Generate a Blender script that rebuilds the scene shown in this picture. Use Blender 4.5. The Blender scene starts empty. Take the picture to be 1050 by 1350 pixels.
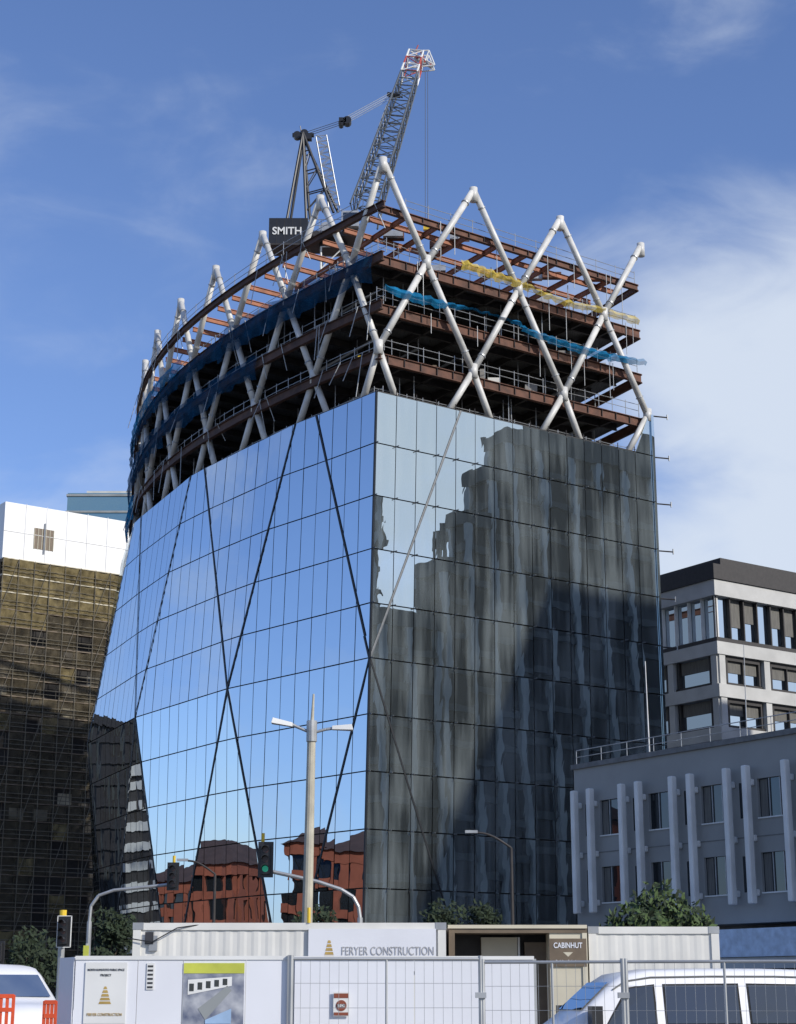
import bpy, math, random, bmesh
from mathutils import Vector, Matrix
random.seed(7)
rad=math.radians
S=bpy.context.scene
S.view_settings.view_transform='Standard'
try: S.view_settings.look='None'
except Exception: pass
S.view_settings.exposure=0
EYE=1.6
PITCH=rad(15.5); F=2285.0
cp,sp=math.cos(PITCH),math.sin(PITCH)
def at(u,v,Y):
    """survey: bearing/elevation read from the photograph, at distance Y -> world point"""
    k=(675-v)/F
    Z=Y*(sp+k*cp)/(cp-k*sp)
    return Vector(((u-525)/F*(Y*cp+Z*sp),Y,Z+EYE))

# ------------------------------------------------------------ materials
def new_mat(name):
    m=bpy.data.materials.new(name); m.use_nodes=True
    nt=m.node_tree; nt.nodes.clear()
    return m,nt
def mat(name,col,rough=.7,metal=0,ns=3.0,na=.25,emit=None,bump=0,col2=None,stretch=(1,1,1),es=1.5):
    m,nt=new_mat(name); N=nt.nodes; L=nt.links
    o=N.new('ShaderNodeOutputMaterial'); b=N.new('ShaderNodeBsdfPrincipled')
    L.new(b.outputs[0],o.inputs[0])
    b.inputs['Roughness'].default_value=rough; b.inputs['Metallic'].default_value=metal
    tc=N.new('ShaderNodeTexCoord'); mp=N.new('ShaderNodeMapping'); mp.inputs['Scale'].default_value=stretch
    L.new(tc.outputs['Object'],mp.inputs[0])
    n=N.new('ShaderNodeTexNoise'); n.inputs['Scale'].default_value=ns; n.inputs['Detail'].default_value=6
    L.new(mp.outputs[0],n.inputs['Vector'])
    r=N.new('ShaderNodeValToRGB')
    c2=col2 if col2 else tuple(c*(1-na) for c in col)
    c1=tuple(min(1,c*(1+na*.4)) for c in col)
    r.color_ramp.elements[0].position=.3; r.color_ramp.elements[1].position=.7
    r.color_ramp.elements[0].color=(*c2,1); r.color_ramp.elements[1].color=(*c1,1)
    L.new(n.outputs['Fac'],r.inputs[0]); L.new(r.outputs[0],b.inputs['Base Color'])
    if bump:
        bp=N.new('ShaderNodeBump'); bp.inputs['Strength'].default_value=bump; bp.inputs['Distance'].default_value=.05
        L.new(n.outputs['Fac'],bp.inputs['Height']); L.new(bp.outputs[0],b.inputs['Normal'])
    if emit:
        b.inputs['Emission Color'].default_value=(*emit,1); b.inputs['Emission Strength'].default_value=es
    return m
def glass_mat(name,tint,refl,diff,streak=0.0,dustlightcol=(.46,.53,.54),bs=.14):
    m,nt=new_mat(name); N=nt.nodes; L=nt.links
    o=N.new('ShaderNodeOutputMaterial')
    g=N.new('ShaderNodeBsdfGlossy'); g.inputs['Roughness'].default_value=.0; g.inputs['Color'].default_value=(*tint,1)
    d=N.new('ShaderNodeBsdfDiffuse'); d.inputs['Color'].default_value=(*diff,1)
    lw=N.new('ShaderNodeFresnel'); lw.inputs['IOR'].default_value=1.55
    ma=N.new('ShaderNodeMath'); ma.operation='MULTIPLY_ADD'; ma.inputs[1].default_value=1-refl; ma.inputs[2].default_value=refl
    L.new(lw.outputs[0],ma.inputs[0])
    mx=N.new('ShaderNodeMixShader'); L.new(ma.outputs[0],mx.inputs[0]); L.new(d.outputs[0],mx.inputs[1]); L.new(g.outputs[0],mx.inputs[2])
    tc=N.new('ShaderNodeTexCoord')
    n2=N.new('ShaderNodeTexNoise'); n2.inputs['Scale'].default_value=.55; n2.inputs['Detail'].default_value=1
    L.new(tc.outputs['Object'],n2.inputs['Vector'])
    bp=N.new('ShaderNodeBump'); bp.inputs['Strength'].default_value=bs; bp.inputs['Distance'].default_value=.02
    L.new(n2.outputs['Fac'],bp.inputs['Height']); L.new(bp.outputs[0],g.inputs['Normal'])
    out=mx
    if streak>0:  # vertical streaks of sunlight painted into the dust veil
        mp=N.new('ShaderNodeMapping'); mp.inputs['Scale'].default_value=(1.0,1.0,.09)
        L.new(tc.outputs['Object'],mp.inputs[0])
        n=N.new('ShaderNodeTexNoise'); n.inputs['Scale'].default_value=1.25; n.inputs['Detail'].default_value=3; n.inputs['Roughness'].default_value=.5
        L.new(mp.outputs[0],n.inputs['Vector'])
        n4=N.new('ShaderNodeTexNoise'); n4.inputs['Scale'].default_value=.16; n4.inputs['Detail'].default_value=2
        L.new(tc.outputs['Object'],n4.inputs['Vector'])
        mm=N.new('ShaderNodeMath'); mm.operation='MULTIPLY_ADD'; mm.inputs[1].default_value=.6; L.new(n4.outputs['Fac'],mm.inputs[0]); 
        ad=N.new('ShaderNodeMath'); ad.operation='MULTIPLY_ADD'; ad.inputs[1].default_value=.75; ad.inputs[2].default_value=-.17; L.new(n.outputs['Fac'],ad.inputs[0]); L.new(ad.outputs[0],mm.inputs[2])
        r=N.new('ShaderNodeValToRGB'); r.color_ramp.elements[0].position=.42; r.color_ramp.elements[1].position=.66
        r.color_ramp.elements[0].color=(.22*streak,)*3+(1,); r.color_ramp.elements[1].color=(streak,)*3+(1,)
        L.new(mm.outputs[0],r.inputs[0])
        d2=N.new('ShaderNodeBsdfDiffuse'); d2.inputs['Color'].default_value=(*dustlightcol,1)
        m2=N.new('ShaderNodeMixShader'); L.new(r.outputs[0],m2.inputs[0]); L.new(mx.outputs[0],m2.inputs[1]); L.new(d2.outputs[0],m2.inputs[2])
        out=m2
    L.new(out.outputs[0],o.inputs[0])
    return m
def net_mat(name,col,trans,lo=.5):
    m,nt=new_mat(name); N=nt.nodes; L=nt.links
    o=N.new('ShaderNodeOutputMaterial'); d=N.new('ShaderNodeBsdfDiffuse'); t=N.new('ShaderNodeBsdfTransparent')
    tc=N.new('ShaderNodeTexCoord'); n=N.new('ShaderNodeTexNoise'); n.inputs['Scale'].default_value=1.1; n.inputs['Detail'].default_value=6
    L.new(tc.outputs['Object'],n.inputs['Vector'])
    r=N.new('ShaderNodeValToRGB'); r.color_ramp.elements[0].position=.35; r.color_ramp.elements[1].position=.7
    r.color_ramp.elements[0].color=tuple(c*lo for c in col)+(1,); r.color_ramp.elements[1].color=(*col,1)
    L.new(n.outputs['Fac'],r.inputs[0]); L.new(r.outputs[0],d.inputs[0])
    n3=N.new('ShaderNodeTexNoise'); n3.inputs['Scale'].default_value=.5; L.new(tc.outputs['Object'],n3.inputs['Vector'])
    mr=N.new('ShaderNodeMapRange'); mr.inputs[1].default_value=.35; mr.inputs[2].default_value=.65; mr.inputs[3].default_value=max(0,trans-.16); mr.inputs[4].default_value=min(1,trans+.16)
    L.new(n3.outputs['Fac'],mr.inputs[0])
    mx=N.new('ShaderNodeMixShader'); L.new(mr.outputs[0],mx.inputs[0])
    L.new(d.outputs[0],mx.inputs[1]); L.new(t.outputs[0],mx.inputs[2]); L.new(mx.outputs[0],o.inputs[0])
    return m
M={}
M['glassL']=glass_mat('facade_glass_blue',(.58,.64,.69),.62,(.012,.016,.022),bs=.2)
M['glassR']=glass_mat('facade_glass_dust_sunstreaks',(.84,.95,.97),.62,(.008,.011,.013),streak=.20,bs=.22)  # dusty glass with sun shafts painted in as pale streaks
M['seam']=mat('seam_metal',(.012,.015,.02),.5,.3)
M['seamR']=mat('seam_metal_grey',(.14,.15,.16),.5,.3)
M['back']=mat('facade_backing',(.012,.013,.015),.6)
M['white']=mat('white_paint_steel',(.62,.61,.57),.45,0,.9,.25)
M['rust']=mat('red_oxide_beam',(.125,.052,.03),.75,0,1.2,.5)
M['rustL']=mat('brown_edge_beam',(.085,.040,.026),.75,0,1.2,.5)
M['rust2']=mat('orange_primer_beam',(.34,.13,.065),.7,0,1.0,.4)
M['darkst']=mat('dark_steel',(.045,.04,.038),.6,.2,2,.4)
M['slab']=mat('slab_edge_concrete',(.26,.25,.23),.9,0,1.5,.3)
M['deck']=mat('metal_deck_underside',(.17,.175,.18),.5,.4,6,.5,stretch=(3,.2,1))
M['galv']=mat('galvanised_tube',(.42,.43,.43),.45,.5,2,.2)
M['pole']=mat('scaffold_pole_dull',(.17,.15,.11),.6,.2,2,.3)
M['concrete']=mat('core_concrete',(.25,.25,.24),.9,0,.6,.3)
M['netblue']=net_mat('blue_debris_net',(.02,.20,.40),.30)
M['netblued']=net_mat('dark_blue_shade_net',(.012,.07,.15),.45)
M['netyel']=net_mat('yellow_debris_net',(.66,.50,.10),.30)
M['black']=mat('black_paint',(.018,.018,.02),.4)
M['asphalt']=mat('asphalt_surface',(.05,.05,.052),.9,0,1.5,.3,bump=.2)
M['pave']=mat('paving_concrete',(.22,.215,.20),.9,0,1.5,.2)
M['paint']=mat('road_paint',(.75,.75,.72),.7)
M['contw']=mat('container_white',(.72,.71,.66),.5,0,.8,.18)
M['hoard']=mat('hoarding_white',(.76,.77,.80),.4,0,.5,.10)
M['cream']=mat('cream_cladding',(.60,.55,.42),.6,0,1,.15)
M['brown']=mat('brown_panel',(.16,.12,.08),.6)
M['gold']=mat('gold_ink',(.50,.34,.10),.5)
M['ink']=mat('dark_ink',(.04,.04,.045),.6)
M['greyink']=mat('grey_ink',(.42,.42,.42),.6)
M['lime']=mat('lime_header',(.55,.58,.08),.6)
M['lampw']=mat('lamp_column_cream',(.46,.43,.34),.7,0,2,.25)
M['carw']=mat('car_white_paint',(.80,.80,.80),.25,0,1,.04)
M['carglass']=glass_mat('car_window_glass',(.7,.75,.8),.10,(.012,.014,.016))
M['rubber']=mat('tyre_rubber',(.02,.02,.02),.9)
M['chrome']=mat('wheel_alloy',(.5,.5,.52),.3,.8)
M['orange']=mat('orange_plastic',(.75,.10,.03),.5)
M['yellow']=mat('yellow_paint',(.70,.48,.03),.5)
M['redp']=mat('red_paint',(.42,.07,.05),.6,0,3,.3)
M['grn']=mat('signal_green_lamp',(.01,.12,.08),.3,emit=(.02,.7,.45),es=.22)
M['lensoff']=mat('signal_lens_off',(.05,.02,.02),.3)
M['leaf']=mat('leaf_green',(.060,.10,.030),.8,0,2.2,.5)
M['leafd']=mat('leaf_dark',(.022,.038,.016),.85,0,2.2,.5)
M['bark']=mat('bark_brown',(.10,.075,.05),.9)
M['greywall']=mat('grey_render_wall',(.30,.30,.285),.85,0,.35,.16)
M['greydk']=mat('grey_plinth',(.17,.17,.165),.8)
M['fin']=mat('white_fin',(.72,.72,.69),.6,0,.8,.15)
M['win']=glass_mat('window_glass_dark',(.6,.68,.75),.07,(.015,.017,.019))
M['curtain']=mat('blind_fabric',(.16,.155,.14),.9,0,4,.4,stretch=(4,4,.2))
M['bandw']=mat('white_precast_band',(.50,.50,.48),.7,0,.5,.15)
M['darkw']=mat('dark_cladding',(.04,.036,.034),.6)
M['voidw']=mat('dark_interior',(.010,.010,.011),.8)
M['brick']=mat('red_brick_wall',(.24,.07,.04),.9,0,.5,.3)
M['tile']=mat('dark_roof_tile',(.06,.035,.03),.9,0,.5,.3)
M['stone']=mat('grey_stone_tower',(.045,.052,.055),.8,0,.3,.3)
M['stonel']=mat('pale_stone_pier',(.30,.32,.32),.8,0,.3,.3)
M['wrap']=mat('white_shrink_wrap',(.80,.80,.78),.5,0,.5,.08,bump=.4)
M['gnet']=net_mat('olive_scaffold_net_lit',(.25,.20,.10),.25,.45)
M['gnetd']=net_mat('brown_scaffold_net_shaded',(.12,.10,.065),.38,.4)  # darker copy of the net, shade of the lower lifts put into its colour
M['gglass']=glass_mat('green_tower_glass',(.6,.8,.75),.45,(.05,.08,.08))
M['awning']=mat('blue_white_awning',(.55,.66,.80),.5)
M['jib']=mat('jib_grey_paint',(.09,.105,.12),.5)

# ------------------------------------------------------------ mesh builder
class B:
    def __init__(s): s.v=[]; s.f=[]; s.m=[]; s.mats=[]
    def mi(s,k):
        m=M[k]
        if m not in s.mats: s.mats.append(m)
        return s.mats.index(m)
    def poly(s,pts,k):
        i=len(s.v); s.v+= [tuple(p) for p in pts]; s.f.append(tuple(range(i,i+len(pts)))); s.m.append(s.mi(k))
    def hexa(s,p,k):
        i=len(s.v); s.v+=[tuple(q) for q in p]
        for q in ((3,2,1,0),(4,5,6,7),(0,1,5,4),(1,2,6,5),(2,3,7,6),(3,0,4,7)):
            s.f.append(tuple(i+a for a in q)); s.m.append(s.mi(k))
    def box(s,x0,x1,y0,y1,z0,z1,k,T=None):
        p=[Vector(q) for q in ((x0,y0,z0),(x1,y0,z0),(x1,y1,z0),(x0,y1,z0),(x0,y0,z1),(x1,y0,z1),(x1,y1,z1),(x0,y1,z1))]
        if T: p=[T(q) for q in p]
        s.hexa(p,k)
    def beam(s,a,b,w,h,k):
        a=Vector(a);b=Vector(b);d=(b-a)
        if d.length<1e-6:return
        d.normalize(); up=Vector((0,0,1))
        if abs(d.z)>.95: up=Vector((0,1,0))
        r=d.cross(up).normalized(); u=r.cross(d).normalized()
        r=r*w/2;u=u*h/2
        s.hexa([a-r-u,a+r-u,b+r-u,b-r-u,a-r+u,a+r+u,b+r+u,b-r+u],k)
    def tube(s,a,b,r,k,n=10,r2=None,cap=True):
        a=Vector(a);b=Vector(b);d=(b-a)
        if d.length<1e-6:return
        d.normalize(); up=Vector((0,0,1)) if abs(d.z)<.9 else Vector((1,0,0))
        x=d.cross(up).normalized(); y=d.cross(x)
        if r2 is None:r2=r
        i=len(s.v)
        for j in range(n):
            c=math.cos(2*math.pi*j/n);q=math.sin(2*math.pi*j/n)
            s.v.append(tuple(a+(x*c+y*q)*r)); s.v.append(tuple(b+(x*c+y*q)*r2))
        mi=s.mi(k)
        for j in range(n):
            j2=(j+1)%n
            s.f.append((i+2*j,i+2*j2,i+2*j2+1,i+2*j+1)); s.m.append(mi)
        if cap:
            s.f.append(tuple(i+2*j for j in range(n))[::-1]); s.m.append(mi)
            s.f.append(tuple(i+2*j+1 for j in range(n))); s.m.append(mi)
    def pipe(s,pts,r,k,n=8):
        for a,b in zip(pts,pts[1:]): s.tube(a,b,r,k,n)
    def obj(s,name,parent=None,smooth=False,bevel=0):
        me=bpy.data.meshes.new(name); me.from_pydata(s.v,[],s.f)
        for m in s.mats: me.materials.append(m)
        me.polygons.foreach_set('material_index',s.m)
        if smooth: me.polygons.foreach_set('use_smooth',[True]*len(s.f))
        me.update()
        o=bpy.data.objects.new(name,me); S.collection.objects.link(o)
        if parent: o.parent=parent
        if bevel:
            md=o.modifiers.new('bevel','BEVEL'); md.width=bevel; md.segments=2; md.limit_method='ANGLE'
        return o
def empty(name,loc=(0,0,0),rz=0):
    e=bpy.data.objects.new(name,None); S.collection.objects.link(e); e.location=loc; e.rotation_euler=(0,0,rz); e.empty_display_size=.3
    return e
def text(s,size,loc,k,parent,name='lettering',rz=0,sx=1.0,align='CENTER',bold=0):
    c=bpy.data.curves.new(name,'FONT'); c.body=s; c.size=size; c.align_x=align; c.align_y='CENTER'; c.extrude=.002; c.offset=bold
    c.materials.append(M[k]); o=bpy.data.objects.new(name,c); S.collection.objects.link(o)
    o.location=loc; o.rotation_euler=(rad(90),0,rz); o.scale=(sx,1,1); o.parent=parent
    return o

# ------------------------------------------------------------ world
SUNH=Vector((.80,-.60)); EL=rad(31)
W=bpy.data.worlds.new("World"); S.world=W; W.use_nodes=True
nt=W.node_tree; nt.nodes.clear(); N=nt.nodes; L=nt.links
o=N.new('ShaderNodeOutputWorld'); bg=N.new('ShaderNodeBackground'); bg.inputs[1].default_value=.13
sky=N.new('ShaderNodeTexSky'); sky.sky_type='NISHITA'; sky.sun_disc=False; sky.sun_elevation=EL; sky.sun_rotation=math.atan2(SUNH.x,SUNH.y)
sky.air_density=1.0; sky.dust_density=.6; sky.ozone_density=3.0
tc=N.new('ShaderNodeTexCoord')
mp=N.new('ShaderNodeMapping'); mp.inputs['Scale'].default_value=(1.0,1.0,1.9); mp.inputs['Rotation'].default_value=(0,rad(20),0)
L.new(tc.outputs['Generated'],mp.inputs[0])
n1=N.new('ShaderNodeTexNoise'); n1.inputs['Scale'].default_value=3.6; n1.inputs['Detail'].default_value=9; n1.inputs['Roughness'].default_value=.52; n1.inputs['Distortion'].default_value=.5
L.new(mp.outputs[0],n1.inputs['Vector'])
n1b=N.new('ShaderNodeTexNoise'); n1b.inputs['Scale'].default_value=11; n1b.inputs['Detail'].default_value=8; n1b.inputs['Roughness'].default_value=.55; n1b.inputs['Distortion'].default_value=.8
L.new(mp.outputs[0],n1b.inputs['Vector'])
sep=N.new('ShaderNodeSeparateXYZ'); L.new(tc.outputs['Generated'],sep.inputs[0])
def math_(op,a,b=None,c=None,clamp=False):
    q=N.new('ShaderNodeMath'); q.operation=op; q.use_clamp=clamp
    for i,x in enumerate((a,b,c)):
        if x is None: continue
        if isinstance(x,(int,float)): q.inputs[i].default_value=x
        else: L.new(x,q.inputs[i])
    return q.outputs[0]
nn_=math_('ADD',math_('MULTIPLY_ADD',n1.outputs['Fac'],1.15,-.075),math_('MULTIPLY_ADD',n1b.outputs['Fac'],.36,-.18))
gx=N.new('ShaderNodeMapRange'); gx.inputs[1].default_value=.02; gx.inputs[2].default_value=.23; gx.inputs[3].default_value=0; gx.inputs[4].default_value=.40; gx.interpolation_type='SMOOTHSTEP'
L.new(sep.outputs[0],gx.inputs[0])
gz=N.new('ShaderNodeMapRange'); gz.inputs[1].default_value=.30; gz.inputs[2].default_value=.52; gz.inputs[3].default_value=1; gz.inputs[4].default_value=.0; gz.interpolation_type='SMOOTHSTEP'
L.new(sep.outputs[2],gz.inputs[0])
bank=math_('MULTIPLY',gx.outputs[0],gz.outputs[0])
d0=at(270,240,100)-Vector((0,0,EYE)); d0.normalize()
vm=N.new('ShaderNodeVectorMath'); vm.operation='DISTANCE'; L.new(tc.outputs['Generated'],vm.inputs[0]); vm.inputs[1].default_value=d0
w=N.new('ShaderNodeMapRange'); w.inputs[1].default_value=.0; w.inputs[2].default_value=.085; w.inputs[3].default_value=.17; w.inputs[4].default_value=0; w.interpolation_type='SMOOTHSTEP'
L.new(vm.outputs['Value'],w.inputs[0])
gl=N.new('ShaderNodeMapRange'); gl.inputs[1].default_value=.32; gl.inputs[2].default_value=.15; gl.inputs[3].default_value=0; gl.inputs[4].default_value=.13; gl.interpolation_type='SMOOTHSTEP'
L.new(sep.outputs[2],gl.inputs[0])
tot=math_('ADD',math_('ADD',math_('ADD',nn_,bank),w.outputs[0]),gl.outputs[0])
cr=N.new('ShaderNodeMapRange'); cr.inputs[1].default_value=.50; cr.inputs[2].default_value=1.0; cr.inputs[3].default_value=0; cr.inputs[4].default_value=.90; cr.interpolation_type='SMOOTHSTEP'
L.new(tot,cr.inputs[0])
sat=N.new('ShaderNodeMix'); sat.data_type='RGBA'; sat.blend_type='MULTIPLY'; sat.inputs[0].default_value=1; L.new(sky.outputs[0],sat.inputs[6]); sat.inputs[7].default_value=(.98,1.03,1.28,1)
mx=N.new('ShaderNodeMix'); mx.data_type='RGBA'
L.new(cr.outputs[0],mx.inputs[0]); L.new(sat.outputs[2],mx.inputs[6]); mx.inputs[7].default_value=(5.4,6.0,6.9,1)
L.new(mx.outputs[2],bg.inputs[0]); L.new(bg.outputs[0],o.inputs[0])

sl=bpy.data.lights.new('sun_lamp','SUN'); sl.energy=4.0; sl.angle=rad(.5); sl.color=(1,.95,.87)
so=bpy.data.objects.new('sun_lamp',sl); S.collection.objects.link(so)
ts=Vector((SUNH.x*math.cos(EL),SUNH.y*math.cos(EL),math.sin(EL)))
so.rotation_euler=ts.to_track_quat('Z','Y').to_euler(); so.location=ts*300

cam=bpy.data.cameras.new('camera'); co=bpy.data.objects.new('camera',cam); S.collection.objects.link(co)
co.location=(0,0,EYE); co.rotation_euler=(rad(90)+PITCH,0,0)
cam.sensor_fit='HORIZONTAL'; cam.sensor_width=36; cam.lens=36*F/1050; cam.clip_end=6000
S.camera=co

# ------------------------------------------------------------ ground & road
b=B(); b.box(-2500,2500,-600,4500,-.5,0,'pave'); b.obj('ground')
b=B(); b.box(-400,400,42,78,.0,.004,'asphalt'); b.obj('road')
b=B()
for i in range(-40,40):
    b.box(i*9,i*9+3,59.9,60.05,.006,.009,'paint')
b.box(-400,400,43.0,43.12,.006,.009,'paint'); b.box(-400,400,77,77.12,.006,.009,'paint'); b.obj('road_marking')
b=B(); b.box(-400,400,41.85,42,0,.13,'slab'); b.box(-400,400,78,78.15,0,.13,'slab'); b.obj('kerb')

# ------------------------------------------------------------ office tower plan
ZR=44.8
V=[Vector((-1.6,122.0))]
for a in (40,37,33,28,22,16,10):
    V.append(V[-1]+8.7*Vector((-math.sin(rad(a)),math.cos(rad(a)))))
V0=V[0]
RD=Vector((.816,.578)); RN=Vector((.578,-.816)); LD=Vector((-.549,.836))
def cr_(p0,p1,p2,p3,t):
    return .5*((2*p1)+(p2-p0)*t+(2*p0-5*p1+4*p2-p3)*t*t+(3*p1-p0-3*p2+p3)*t**3)
PA=[V[0]*2-V[1]]+V+[V[-1]*2-V[-2]]
def planL(s):
    i=min(6,max(0,int(math.floor(s)))); return cr_(PA[i],PA[i+1],PA[i+2],PA[i+3],s-i)
def nL(s):
    e=.02; t=(planL(min(7,s+e))-planL(max(0,s-e))).normalized(); return Vector((-t.y,t.x))
def PL(s,z,off=0):
    p=planL(s)+nL(s)*off
    return Vector((p.x+(z-ZR)*.02,p.y,z))
N1=48.4; L2=52.4; L3=56.4; L4=60.4; AP=63.9; NLz=24.65; ZB=1.0
BUL={0:0,2:.75,4:1.35,6:2.6}
def PF(s,z,off=0):
    h=(z-NLz)/(N1-NLz) if z>=NLz else (NLz-z)/(NLz-ZB)
    h=max(0,min(.9999,h))
    br=[]
    V7=V[7]+nL(7)*(1-h)*2.2
    for k in (0,2,4,6):
        A=V[k]+nL(k)*BUL[k]
        if k: br.append((k-h,A.lerp(V[k-1],h)))
        br.append((k+h,A.lerp(V[k+1],h)))
        if k==0: br.append((-.0001,V[0]))
    br.append((7.0001,V7))
    br.sort(key=lambda q:q[0])
    p=br[-1][1]; n=nL(s)
    for (s0,p0),(s1,p1) in zip(br,br[1:]):
        if s0<=s<=s1 and s1-s0>1e-5:
            p=p0.lerp(p1,(s-s0)/(s1-s0)); break
    p=p+n*off
    return Vector((p.x+(z-ZR)*.02,p.y,z))
RW=27.9
def PR(t,z,off=0):
    p=V0+RD*t+RN*off
    return Vector((p.x+(z-ZR)*.02*(1-t/RW),p.y,z))
def PC(z,off):
    n=(nL(0)+RN); n=n/(1+nL(0).dot(RN))
    p=V0+n*off
    return Vector((p.x+(z-ZR)*.02,p.y,z))
ROW=4.03
rows=[ZR-ROW*k for k in range(0,11)]+[.15]
GT=ZR
tower=empty('glass_office_tower',(0,0,0))
bL=B(); bR=B(); bk=B()
npL=5
def hh(z):
    h=(z-NLz)/(N1-NLz) if z>=NLz else (NLz-z)/(NLz-ZB)
    return max(0,min(1,h))
for r in range(11):
    z1,z0=rows[r],rows[r+1]
    za,zb=z0+.045,z1-.045
    for i in range(7*npL):
        s0,s1=i/npL+.004,(i+1)/npL-.004
        j0=random.uniform(-.006,.006); js=random.uniform(-.007,.007); jz=random.uniform(-.007,.007)
        crossing=False
        for k in (0,2,4,6):
            for sg in (-1,1):
                a=k+sg*hh(za); c_=k+sg*hh(zb)
                lo,hi=min(a,c_),max(a,c_)
                if hi>s0 and lo<s1: crossing=True
        n=6 if crossing else 1; m_=4 if crossing else 1
        for a in range(n):
            for c_ in range(m_):
                q=[]
                for (da,dc) in ((0,0),(1,0),(1,1),(0,1)):
                    ta=(a+da)/n; tz=(c_+dc)/m_
                    q.append(PF(s0+(s1-s0)*ta,za+(zb-za)*tz,j0+js*ta+jz*tz))
                bL.poly(q,'glassL')
    for i in range(15):
        t0,t1=i*RW/15+.03,(i+1)*RW/15-.03
        j=[random.uniform(-.006,.006) for _ in range(3)]
        bR.poly([PR(t0,za,j[0]),PR(t1,za,j[0]+j[1]),PR(t1,zb,j[0]+j[1]+j[2]),PR(t0,zb,j[0]+j[2])],'glassR')
for r in range(22):
    z0=.1+(ZR)*r/22; z1=.1+ZR*(r+1)/22
    for i in range(35):
        a,c=i/5,(i+1)/5
        bk.poly([PF(a,z0,-.16),PF(c,z0,-.16),PF(c,z1,-.16),PF(a,z1,-.16)],'back')
bk.poly([PR(0,.1,-.12),PR(RW,.1,-.12),PR(RW,ZR+.1,-.12),PR(0,ZR+.1,-.12)],'back')
bL.obj('glazing_west',tower); bR.obj('glazing_north',tower)
RE=V0+RD*RW; BK=Vector((-2.5,184)); LE=V[-1]
def v3(p,z): return Vector((p.x,p.y,z))
bk.poly([v3(RE,0),v3(BK,0),v3(BK,ZR),v3(RE,ZR)],'glassL'); 
for r in range(11):
    z0,z1=ZR*r/11,ZR*(r+1)/11
    bk.poly([v3(BK,z0),PF(7,z0),PF(7,z1),v3(BK,z1)],'glassL')
bk.hexa([PR(RW+.02,0,.12),PR(RW+.3,0,.12),PR(RW+.3,0,-1.2),PR(RW+.02,0,-1.2),PR(RW+.02,ZR+3.6,.12),PR(RW+.3,ZR+3.6,.12),PR(RW+.3,ZR+3.6,-1.2),PR(RW+.02,ZR+3.6,-1.2)],'glassR')
bk.hexa([PR(RW-1.7,ZR+.05,-.02),PR(RW+.01,ZR+.05,-.02),PR(RW+.01,ZR+.05,-.1),PR(RW-1.7,ZR+.05,-.1),PR(RW-.1,ZR+3.6,-.02),PR(RW+.01,ZR+3.6,-.02),PR(RW+.01,ZR+3.6,-.1),PR(RW-.1,ZR+3.6,-.1)],'glassR')
for k in (-.9,0,1,2,3,4):
    z=ZR-ROW*k-.1
    p=PR(RW+.3,z,0); q=p+Vector((1.3,.4,0)); bk.tube(p,q,.06,'darkst',6); bk.tube(q+Vector((0,0,-.2)),q+Vector((0,0,.25)),.06,'galv',6)
bk.hexa([PC(.1,.02)+Vector((-.1,0,0)),PC(.1,.1),PC(.1,.02)+Vector((.1,0.05,0)),PC(.1,-.05),PC(ZR,.02)+Vector((-.1,0,0)),PC(ZR,.1),PC(ZR,.02)+Vector((.1,0.05,0)),PC(ZR,-.05)],'seam')
bk.obj('facade_backing',tower)
sm=B()
def seam(fn,a,b_,za,zb,k,wd,n=12,sc=1):
    for i in range(n):
        t0,t1=i/n,(i+1)/n
        s0=a+(b_-a)*t0; s1=a+(b_-a)*t1; z0=za+(zb-za)*t0; z1=za+(zb-za)*t1
        h=wd/2/sc
        A=fn(s0-h,z0,.04);C=fn(s0,z0,.045);D=fn(s0+h,z0,.04);A2=fn(s1-h,z1,.04);C2=fn(s1,z1,.045);D2=fn(s1+h,z1,.04)
        sm.poly([A,C,C2,A2],k); sm.poly([C,D,D2,C2],k)
tt=(N1-GT)/(N1-NLz)
for k in (1,3,5,7):
    for d in (-1,1):
        if 0<=k+d<=7: seam(PF,k+d*tt,k+d,GT,NLz,'seam',.22,12,8.7)
for k in (0,2,4,6):
    for d in (-1,1):
        if 0<=k+d<=7: seam(PF,k,k+d,NLz,1.0,'seam',.22,12,8.7)
fr=lambda k,z,o:PR(k*9.3,z,o)
seam(fr,1-tt,0,GT,NLz,'seamR',.18,12,9.3)
seam(fr,0,1,NLz,1.0,'seam',.14,12,9.3)
for r in range(1,11):
    for i in range(0,16):
        t=i*RW/15
        sm.beam(PR(t,rows[r],.02),PR(t,rows[r]-.02,.40),.04,.08,'seamR')
sm.obj('facade_joints',tower)

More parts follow.
